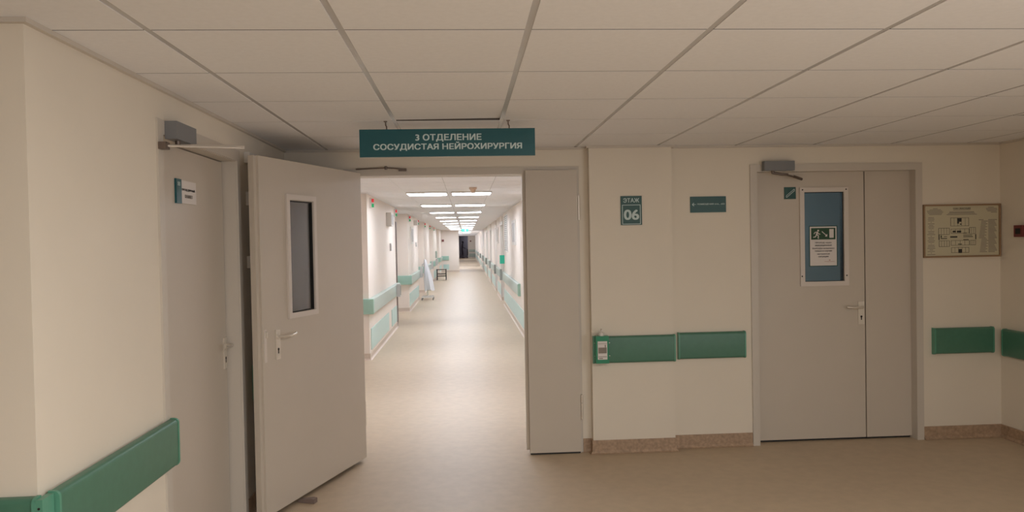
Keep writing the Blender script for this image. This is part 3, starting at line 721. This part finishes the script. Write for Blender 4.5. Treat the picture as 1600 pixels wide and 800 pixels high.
# ------------------------------------------------------------------ corridor: lamps
ORD = ['hidden front', 'nearest', 'second', 'third', 'fourth', 'fifth', 'sixth', 'seventh', 'eighth', 'added ninth', 'added tenth', 'eleventh']
GC = 'square ceiling lights along the corridor'
def ceiling_light(xc, yc, label, s=0.29):
    t = thing('ceiling_light', label, 'ceiling light', (xc, yc, ZC - 0.02), GC)
    FC = Frame((xc, yc, ZC - 0.0005), (1, 0, 0), (0, 0, -1), (0, 1, 0))
    bm = B(); ring_frame(bm, FC, -s, s, -s, s, 0.012, 0, 0.024); obj('light_frame', bm, M_white, t)
    bm = B(); fb(bm, FC, -s + 0.0125, s - 0.0125, -s + 0.0125, s - 0.0125, 0.004, 0.012); obj('diffuser', bm, M_lamp, t, label='glowing white diffuser')
for k in range(11):
    yc = 7.6 + 3.4 * k  # last two pairs are added to brighten the stretch past the exit sign
    for sx, w in ((-0.545, 'left'), (0.095, 'right')):
        ceiling_light(sx, yc, ('%s lit panel of the %s pair of corridor ceiling lights' % (w, ORD[k])) if k else '%s lit panel just past the doorway head, above the view' % w)
for k, yc in enumerate((50.0, 56.5)):
    for sx, w in ((-0.545, 'left'), (0.095, 'right')):
        ceiling_light(sx, yc, '%s lit panel in row %s past the green exit sign' % (w, ('one', 'two', 'three', 'four', 'five', 'six', 'seven')[k]))
t = thing('smoke_detector', 'beige smoke detector on the corridor ceiling before the nearest lights', 'detector', (0.11, 10.0, ZC - 0.07))
bm = B(); bx(bm, 0.06, 0.16, 9.95, 10.05, ZC - 0.022, ZC - 0.0005); obj('base_plate', bm, M_beige, t, bevel=0.004)
bm = B(); tube(bm, [(0.11, 10.0, ZC - 0.022), (0.11, 10.0, ZC - 0.05), (0.11, 10.0, ZC - 0.075)], 0.042, 18, 0.022); obj('sensor_head', bm, M_beige, t, sm=True)
t = thing('exit_sign', 'small green lit exit sign hanging far down the corridor ceiling', 'sign', (-0.03, 34.9, 2.17))
FX = Frame((0, 34.9, 0), (1, 0, 0), (0, -1, 0))
bm = B(); fb(bm, FX, -0.19, 0.13, 2.17, 2.31, -0.03, 0.03); obj('lamp_case', bm, M_exit, t, bevel=0.005)
bm = B(); running_man(bm, FX, -0.06, 2.185, 0.10, 0.03, 0.033); obj('pictogram', bm, M_paper, t)
bm = B(); tube(bm, [(-0.03, 34.9, 2.31), (-0.03, 34.9, ZC - 0.0005)], 0.006); obj('rod', bm, M_steel, t)

# ------------------------------------------------------------------ corridor: rails, kick panels, doors
GCR = 'light-washed green bumper rails along the corridor'; GK = 'mint kick panels along the corridor'
def sweep(pts, d0, d1, z0, z1, r=0.012):
    bm = B(); P = rail_profile(d0, d1, z0, z1, r); rings = []
    for (d, z) in P: rings.append([bm.verts.new((c.x, c.y, z)) for c in offset_poly(pts, d)])
    n = len(P)
    for i in range(len(pts) - 1):
        for k in range(n): bm.faces.new((rings[k][i], rings[k][i + 1], rings[(k + 1) % n][i + 1], rings[(k + 1) % n][i]))
    bm.faces.new([q[0] for q in rings]); bm.faces.new([q[-1] for q in rings][::-1])
    return bm
bl = ['nearest', 'second', 'third', 'fourth', 'fifth']
for k, (a, b) in enumerate(blocks[1:]):
    t = thing('wall_bumper_rail', 'light-washed green bumper rail round the %s stretch of left corridor wall' % bl[k], 'rail', (CLX, (a + b) / 2, 0.67), GCR)
    front = [(-1.74, a), (CLX, a), (CLX, a + 0.02)]
    obj('front_return', sweep(front, 0.002, 0.075, 0.668, 0.888), M_ccap, t, sm=True, label='greener return facing the lobby')
    obj('rail_panel', sweep([(CLX, a + 0.0205), (CLX, b - 0.02)], 0.002, 0.072, 0.670, 0.886), M_crail, t, sm=True)
    obj('end_cap', sweep([(CLX, b - 0.0195), (CLX, b)], 0.002, 0.075, 0.668, 0.888), M_ccap, t, sm=True)
    segs = ((a + 0.15, a + 2.65), (a + 3.2, b - 0.1)) if k == 0 else ((a + 0.1, b - 0.1),)
    for q, (c, d) in enumerate(segs):
        bm = B(); fb(bm, FCL, c, d, 0.13, 0.44, 0.001, 0.012)
        obj('kick_panel', bm, M_kick, bevel=0.002, label='%s mint kick panel low on the %s stretch of left wall' % (('longer', 'shorter')[q] if k == 0 else 'long', bl[k]), cat='panel', group=GK)
    # door in the recess behind the block, facing across the corridor
    if k < 4:
        c0, c1 = b, blocks[k + 2][0]
        ym = (c0 + c1) / 2
        Fn = Frame((NB + 0.001, 0, 0), (0, 1, 0), (1, 0, 0))
        t = thing('door_%d' % (k + 4), 'pale ward door deep in the %s recess of left corridor wall' % bl[k], None, (NB, ym, 0), kind='structure')
        bm = B(); fb(bm, Fn, ym - 0.62, ym - 0.55, 0.105, 2.2, 0, 0.03); fb(bm, Fn, ym + 0.55, ym + 0.62, 0.105, 2.2, 0, 0.03); fb(bm, Fn, ym - 0.55, ym + 0.55, 2.13, 2.2, 0, 0.03); obj('door_frame', bm, M_cdoor, t)
        bm = B(); fb(bm, Fn, ym - 0.545, ym + 0.545, 0.105, 2.125, 0.002, 0.02); lf = obj('door_leaf', bm, M_cdoor, t)
        door_handle(Fn, ym + 0.45, 1.05, -1, lf, d0=0.02)
# dark brown door standing open in the first recess
t = thing('door_8', 'dark brown door standing open at the first recess on the left', None, (-1.43, 15.7, 0), kind='structure')
Fo = Frame((-1.424, 15.235, 0), (-0.060, 0.85, 0), (0.85, 0.060, 0))
bm = B(); fb(bm, Fo, 0.0, 0.86, 0.02, 2.12, -0.02, 0.022); lf = obj('door_leaf', bm, M_brown, t, bevel=0.003)
bm = B()
for z in (0.3, 1.1, 1.8): ftube(bm, Fo, [(-0.008, z, 0.0), (-0.008, z + 0.12, 0.0)], 0.008, 8)
obj('hinge', bm, M_steel, lf)

GH = 'wall pieces on the left corridor wall'
def call_light(F, u, v, label):
    t = thing('call_light', label, 'signal lamp', F.p(u, v - 0.04, 0), 'red and green call lights over ward doors')
    bm = B(); fb(bm, F, u - 0.035, u + 0.035, v - 0.075, v + 0.075, 0.0005, 0.03); obj('housing', bm, M_white, t, bevel=0.004)
    bm = B(); fb(bm, F, u - 0.026, u + 0.026, v + 0.012, v + 0.062, 0.03, 0.062); obj('red_lens', bm, M_redl, t, bevel=0.004, label='red lens')
    bm = B(); fb(bm, F, u - 0.026, u + 0.026, v - 0.062, v - 0.012, 0.03, 0.062); obj('green_lens', bm, M_grnl, t, bevel=0.004, label='green lens')
seq = ['nearest', 'second', 'third', 'fourth', 'fifth', 'sixth', 'seventh']
for k, y in enumerate((11.25, 15.02, 18.65, 21.95, 25.6, 29.1, 32.8)):
    call_light(FCL, y, 2.28, '%s red and green call light from the lobby on left corridor wall' % seq[k])
def wall_box(F, name, label, cat, u0, u1, v0, v1, d, material, trim=None):
    t = thing(name, label, cat, F.p((u0 + u1) / 2, v0, 0))
    bm = B(); fb(bm, F, u0, u1, v0, v1, 0.0005, d); obj('case', bm, material, t, bevel=0.006)
    if trim:
        bm = B(); fb(bm, F, u0 + (u1 - u0) * .15, u1 - (u1 - u0) * .15, v0 + (v1 - v0) * .12, v1 - (v1 - v0) * .12, d, d + 0.004); obj('front_cover', bm, trim, t, bevel=0.001)
    return t
wall_box(FCL, 'air_purifier', 'pale grey upright box high on nearest stretch of left wall', 'box', 13.5, 14.0, 1.99, 2.23, 0.09, M_white, M_gplas)
wall_box(FCL, 'light_switch', 'small grey switch below the pale box on nearest left stretch', 'switch', 14.02, 14.13, 1.54, 1.68, 0.03, M_gplas, M_white)
Fr = Frame(FCL.p(0, 0, 0.076), FCL.u, FCL.n)
wall_box(Fr, 'soap_dispenser', 'grey dispenser clipped on the nearest left corridor rail', 'dispenser', 14.40, 14.52, 0.66, 0.90, 0.07, M_gplas, M_dgplas)
wall_box(FCL, 'wall_lamp', 'small white lamp box on second stretch of left wall', 'lamp', 20.6, 20.95, 2.17, 2.30, 0.10, M_white, M_paper)
wall_box(FCL, 'notice_board', 'tall pale grey notice board on second stretch of left wall', 'board', 19.3, 20.3, 1.66, 2.10, 0.02, M_white, M_gplas)
wall_box(FCL, 'light_switch', 'small grey switch on second stretch of left wall', 'switch', 21.2, 21.3, 1.58, 1.70, 0.03, M_gplas, M_white)
for k, (y, s) in enumerate(((21.85, 'second'), (28.9, 'third'), (33.1, 'fourth'))):
    wall_box(Fr, 'soap_dispenser', 'grey dispenser clipped on the %s left corridor rail' % s, 'dispenser', y, y + 0.14, 0.68, 0.98, 0.07, M_gplas, M_dgplas)
wall_box(FCL, 'soap_dispenser', 'green dispenser above the fourth left corridor rail', 'dispenser', 34.6, 34.85, 0.98, 1.30, 0.08, M_crail, M_ccap)

# wall where the corridor narrows on the left
Fc = Frame((0, CE, 0), (1, 0, 0), (0, -1, 0))
bumper_rail(Fc, CLX + 0.02, -0.98, 0.68, 0.92, 0.05, 'light-washed green bumper rail on the wall facing the lobby behind the stool', GCR, body=M_ccap, capm=M_ccap)
bm = B(); fb(bm, Fc, -1.30, -0.98, 0.14, 0.44, 0.001, 0.012); obj('kick_panel', bm, M_kick, bevel=0.002, label='short mint kick panel facing the lobby behind the stool', cat='panel', group=GK)
wall_box(Fc, 'fire_alarm_box', 'tiny dark red alarm on the wall where corridor narrows', 'alarm', -1.36, -1.24, 1.74, 1.86, 0.05, M_red)
Ff = Frame((0, CF, 0), (1, 0, 0), (0, -1, 0))
bumper_rail(Ff, EDR + 0.08, CRX - 0.02, 0.67, 0.92, 0.05, 'light-washed green bumper rail on the far end wall beside the dark doorway', GCR, body=M_crail, capm=M_crail)
bm = B(); fb(bm, Ff, EDR + 0.08, CRX - 0.02, 0.12, 0.5, 0.001, 0.012); obj('kick_panel', bm, M_crail, bevel=0.002, label='light-washed green kick panel on the far end wall beside the dark doorway', cat='panel', group=GK)
wall_box(Ff, 'fire_alarm_box', 'tiny dark red alarm on the far end wall', 'alarm', 0.44, 0.58, 1.74, 1.88, 0.05, M_red)
t = thing('door_9', 'white frame of the far dark doorway', None, (-0.25, CF, 0), kind='structure')
bm = B(); fb(bm, Ff, EDR, EDR + 0.06, 0, EDZ + 0.03, 0, 0.02); fb(bm, Ff, EDL, EDR, EDZ, EDZ + 0.03, 0, 0.02); obj('door_frame', bm, M_cdoor, t)

# right wall: rails between door gaps, doors in the gaps
ends = [(13.9, 20.0)] + [(gaps[k][1], gaps[k + 1][0]) for k in range(len(gaps) - 1)] + [(gaps[-1][1], CF - 0.3)]
for k, (a, b) in enumerate(ends):
    w = (seq + ['last'])[k]
    bumper_rail(FCR, -b + 0.1, -a, 0.655, 0.880, 0.055, 'light-washed green bumper rail on the %s stretch of right corridor wall' % w, GCR, body=M_crail, capm=M_ccap)
    bm = B(); fb(bm, FCR, -b + 0.15, -(a if k else 9.0), 0.13, 0.44, 0.001, 0.012); obj('kick_panel', bm, M_kick, bevel=0.002, label='mint kick panel low on the %s stretch of right corridor wall' % w, cat='panel', group=GK)
for k, (a, b) in enumerate(gaps):
    t = thing('door_%d' % (10 + k), '%s pale door from the lobby in right corridor wall' % seq[k], None, (CRX + 0.1, (a + b) / 2, 0), kind='structure')
    bm = B()
    for (c, d) in ((a - 0.06, a), (b, b + 0.06)): fb(bm, FCR, -d, -c, 0.102, 2.22, 0.0005, 0.022)
    fb(bm, FCR, -b, -a, 2.14, 2.22, 0.0005, 0.022); fb(bm, FCR, -b, -b + 0.02, 0.102, 2.14, -0.118, 0.0); fb(bm, FCR, -a - 0.02, -a, 0.102, 2.14, -0.118, 0.0)
    obj('door_frame', bm, M_white, t)
    bm = B(); fb(bm, FCR, -b + 0.025, -a - 0.025, 0.102, 2.139, -0.117, -0.08); lf = obj('door_leaf', bm, M_cdoor, t)
    door_handle(FCR, -a - 0.14, 1.05, -1, lf, d0=-0.08)
    fr = Frame(FCR.p(0, 0, 0.0585), FCR.u, FCR.n)
    wall_box(fr, 'soap_dispenser', 'dark grey dispenser on the right corridor rail before the %s door' % seq[k], 'dispenser', -a + 0.12, -a + 0.24, 0.66, 0.95, 0.06, M_mgplas)
wall_box(FCR, 'paper_dispenser', 'bright teal dispenser on right corridor wall by the nearest door', 'dispenser', -19.75, -19.55, 1.10, 1.32, 0.12, M_mint)
wall_box(FCR, 'notice_board', 'tall pale frosted board on the nearest right corridor stretch', 'board', -16.0, -14.9, 1.60, 2.11, 0.02, M_white, M_gplas)
wall_box(FCR, 'notice_board', 'tall pale frosted board on the second right corridor stretch', 'board', -23.9, -22.9, 1.62, 2.12, 0.02, M_white, M_gplas)
t = thing('perforated_panel', 'pale wall panel with rows of small dark holes on right corridor wall', 'panel', FCR.p(-18.5, 1.42, 0))
bm = B(); fb(bm, FCR, -19.3, -17.8, 1.42, 2.34, 0.0005, 0.012); obj('panel_sheet', bm, M_white, t, bevel=0.002)
bm = B()
for i in range(8):
    for j in range(18): fb(bm, FCR, -19.2 + i * 0.18, -19.1 + i * 0.18, 1.46 + j * 0.048, 1.482 + j * 0.048, 0.012, 0.0135)
o = obj('hole_rows', bm, M_dgplas, t, label='rows of dark holes')

# ------------------------------------------------------------------ corridor: loose things
# dark stool by the left wall
t = thing('stool', 'low stool with dark frame and pale seat by left corridor wall', 'stool', (-1.12, 34.0, 0))
SX0, SX1, SY0, SY1 = -1.335, -0.90, 33.75, 34.25
for x in (SX0, SX1 - 0.035):
    for y in (SY0, SY1 - 0.035):
        bm = B(); bx(bm, x, x + 0.035, y, y + 0.035, 0.0, 0.46); obj('leg', bm, M_stoolwood, t, bevel=0.003)
bm = B(); ring_frame(bm, Frame((0, 0, 0.46), (1, 0, 0), (0, 0, 1), (0, 1, 0)), SX0 - 0.01, SX1 + 0.01, SY0 - 0.01, SY1 + 0.01, 0.04, 0.0, 0.035); obj('seat_frame', bm, M_stoolwood, t, bevel=0.003)
bm = B(); bx(bm, SX0 + 0.031, SX1 - 0.031, SY0 + 0.031, SY1 - 0.031, 0.462, 0.500); obj('seat', bm, M_seat, t, bevel=0.008, label='pale padded seat')
for z in (0.17, 0.26):
    for y in (SY0 + 0.005, SY1 - 0.030):
        bm = B(); bx(bm, SX0 + 0.0355, SX1 - 0.0355, y, y + 0.02, z, z + 0.022); obj('stretcher', bm, M_stoolwood, t)
# wheeled stand with white drape
t = thing('wheeled_stand', 'white wheeled stand draped in white cloth by left corridor wall', 'stand', (-1.14, 22.3, 0))
bm = B(); bx(bm, -1.32, -0.98, 22.03, 22.08, 0.075, 0.115); bx(bm, -1.32, -0.98, 22.52, 22.57, 0.075, 0.115); bx(bm, -1.175, -1.125, 22.081, 22.519, 0.075, 0.115); obj('base', bm, M_white, t, bevel=0.004)
for x in (-1.31, -0.99):
    for y in (22.055, 22.545):
        bm = B(); tube(bm, [(x - 0.012, y, 0.036), (x + 0.012, y, 0.036)], 0.035, 18); c = obj('castor', bm, M_dgplas, t, sm=True, label='dark castor wheel')
        bm = B(); bx(bm, x - 0.018, x + 0.018, y - 0.012, y + 0.012, 0.066, 0.0745); obj('fork', bm, M_steel, c)
bm = B(); tube(bm, [(-1.15, 22.3, 0.1155), (-1.19, 22.3, 1.14)], 0.016); obj('pole', bm, M_white, t, sm=True)
bm = B(); tube(bm, [(-1.36 + 0.06, 22.3, 0.98), (-1.29, 22.3, 1.05), (-1.25, 22.3, 1.075), (-1.205, 22.3, 1.06)], 0.014); obj('hose', bm, M_gplas, t, sm=True, label='grey curved hose')
bm = B(); rings = []
for i in range(13):
    f = i / 12; z = 1.19 - f * 0.90; xc = -1.215 + f * 0.12; w = 0.035 + 0.075 * min(1, f * 1.6) + 0.02 * f
    ring = []
    for k in range(28):
        a = 2 * math.pi * k / 28; rr = 1 + 0.16 * f * math.sin(a * 5 + f * 2) + 0.08 * f * math.sin(a * 9)
        ring.append(bm.verts.new((xc + w * rr * math.cos(a), 22.3 + (w + 0.05) * rr * math.sin(a), z + 0.03 * f * math.sin(a * 3))))
    rings.append(ring)
for i in range(12):
    for k in range(28): bm.faces.new((rings[i][k], rings[i][(k + 1) % 28], rings[i + 1][(k + 1) % 28], rings[i + 1][k]))
bm.faces.new(rings[0][::-1]); bm.faces.new(rings[-1])
obj('drape', bm, M_cloth, t, sm=True, label='white hanging cloth')

# ------------------------------------------------------------------ the person in the far doorway, pushing a trolley
def skin_body(name, verts, edges, radii, material, parent, root=0):
    me = bpy.data.meshes.new(name + '_cage'); me.from_pydata(verts, edges, [])
    o = bpy.data.objects.new(name + '_cage', me); C.objects.link(o)
    md = o.modifiers.new('skin', 'SKIN'); md.use_smooth_shade = True
    for i, r in enumerate(radii):
        sv = me.skin_vertices[0].data[i]; sv.radius = r if isinstance(r, tuple) else (r, r); sv.use_root = (i == root)
    sb = o.modifiers.new('sub', 'SUBSURF'); sb.levels = 1; sb.render_levels = 1
    dg = bpy.context.evaluated_depsgraph_get()
    nm = bpy.data.meshes.new_from_object(o.evaluated_get(dg))
    bm = B(); bm.from_mesh(nm); bpy.data.objects.remove(o); bpy.data.meshes.remove(me); bpy.data.meshes.remove(nm)
    return obj(name, bm, material, parent, sm=True)
PX, PY = -0.42, 81.0
t = thing('person', 'person in dark clothes pushing a trolley in the far doorway', 'person', (PX, PY, 0))
Vp, Ep, Rp = [], [], []
def pv(x, y, z, r, frm=None):
    Vp.append((PX + x, PY + y, z)); Rp.append(r)
    if frm is not None: Ep.append((frm, len(Vp) - 1))
    return len(Vp) - 1
pel = pv(0, 0, 0.98, (0.12, 0.16)); wa = pv(0.0, 0, 1.12, (0.105, 0.14), pel); ch = pv(0.03, 0, 1.34, (0.12, 0.165), wa); nb = pv(0.06, 0, 1.50, 0.075, ch); nk = pv(0.085, 0, 1.57, 0.052, nb)
hd = pv(0.105, 0, 1.66, (0.085, 0.072), nk); ht = pv(0.11, 0, 1.75, (0.085, 0.070), hd); ns = pv(0.205, 0, 1.66, 0.012, hd)
for s, bend in ((-1, 0.10), (1, -0.06)):
    hp = pv(0, s * 0.09, 0.92, 0.095, pel); kn = pv(0.05 + bend * 0.6, s * 0.10, 0.52, 0.062, hp); an = pv(-0.02 + bend, s * 0.10, 0.10, 0.042, kn); he = pv(0.0 + bend, s * 0.10, 0.05, 0.04, an); to = pv(0.17 + bend, s * 0.10, 0.035, 0.034, he)
    sh = pv(0.05, s * 0.18, 1.43, 0.062, ch); el = pv(0.10, s * 0.22, 1.14, 0.045, sh); wr = pv(0.30, s * 0.17, 1.06, 0.030, el); pa = pv(0.37, s * 0.165, 1.045, 0.030, wr)
    for q, (ln, off) in enumerate(((0.055, -0.024), (0.065, -0.008), (0.062, 0.008), (0.048, 0.024))):
        f1 = pv(0.40, s * 0.165 + off, 1.045, 0.009, pa); f2 = pv(0.40 + ln * 0.6, s * 0.165 + off, 1.036, 0.0085, f1); pv(0.40 + ln * 0.7, s * 0.165 + off, 1.005, 0.008, f2)
    th = pv(0.37, s * 0.165 - s * 0.042, 1.035, 0.010, pa); pv(0.405, s * 0.165 - s * 0.05, 1.012, 0.009, th)
skin_body('body', Vp, Ep, Rp, M_scrub, t, pel)
bm = B(); bmesh.ops.create_uvsphere(bm, u_segments=18, v_segments=12, radius=1.0)
for v in bm.verts: v.co = Vector((PX + 0.085 + v.co.x * 0.105, PY + v.co.y * 0.09, 1.735 + v.co.z * 0.085))
obj('hair', bm, M_hair, t, sm=True, label='short dark hair')
t = thing('trolley', 'dark trolley pushed by the person in the far doorway', 'trolley', (0.36, PY, 0))
TX = 0.12
bm = B(); bx(bm, TX - 0.02, TX + 0.50, PY - 0.25, PY + 0.25, 0.90, 0.94); bx(bm, TX - 0.02, TX + 0.50, PY - 0.25, PY + 0.25, 0.30, 0.33); obj('shelf', bm, M_scrub, t, bevel=0.004)
bm = B(); bx(bm, TX + 0.03, TX + 0.455, PY - 0.22, PY + 0.22, 0.3305, 0.8995); obj('cabinet', bm, M_black, t, bevel=0.004, label='dark closed cabinet')
for x in (TX, TX + 0.46):
    for y in (PY - 0.23, PY + 0.21):
        bm = B(); bx(bm, x, x + 0.025, y, y + 0.025, 0.08, 0.8995); obj('leg', bm, M_dgplas, t)
        bm = B(); tube(bm, [(x + 0.012, y, 0.041), (x + 0.012, y + 0.025, 0.041)], 0.04, 14); obj('castor', bm, M_black, t)
bm = B(); tube(bm, [(TX + 0.02, PY - 0.22, 0.94), (TX - 0.05, PY - 0.22, 1.0), (TX - 0.05, PY + 0.22, 1.0), (TX + 0.02, PY + 0.22, 0.94)], 0.012, 8); obj('handle', bm, M_dgplas, t)
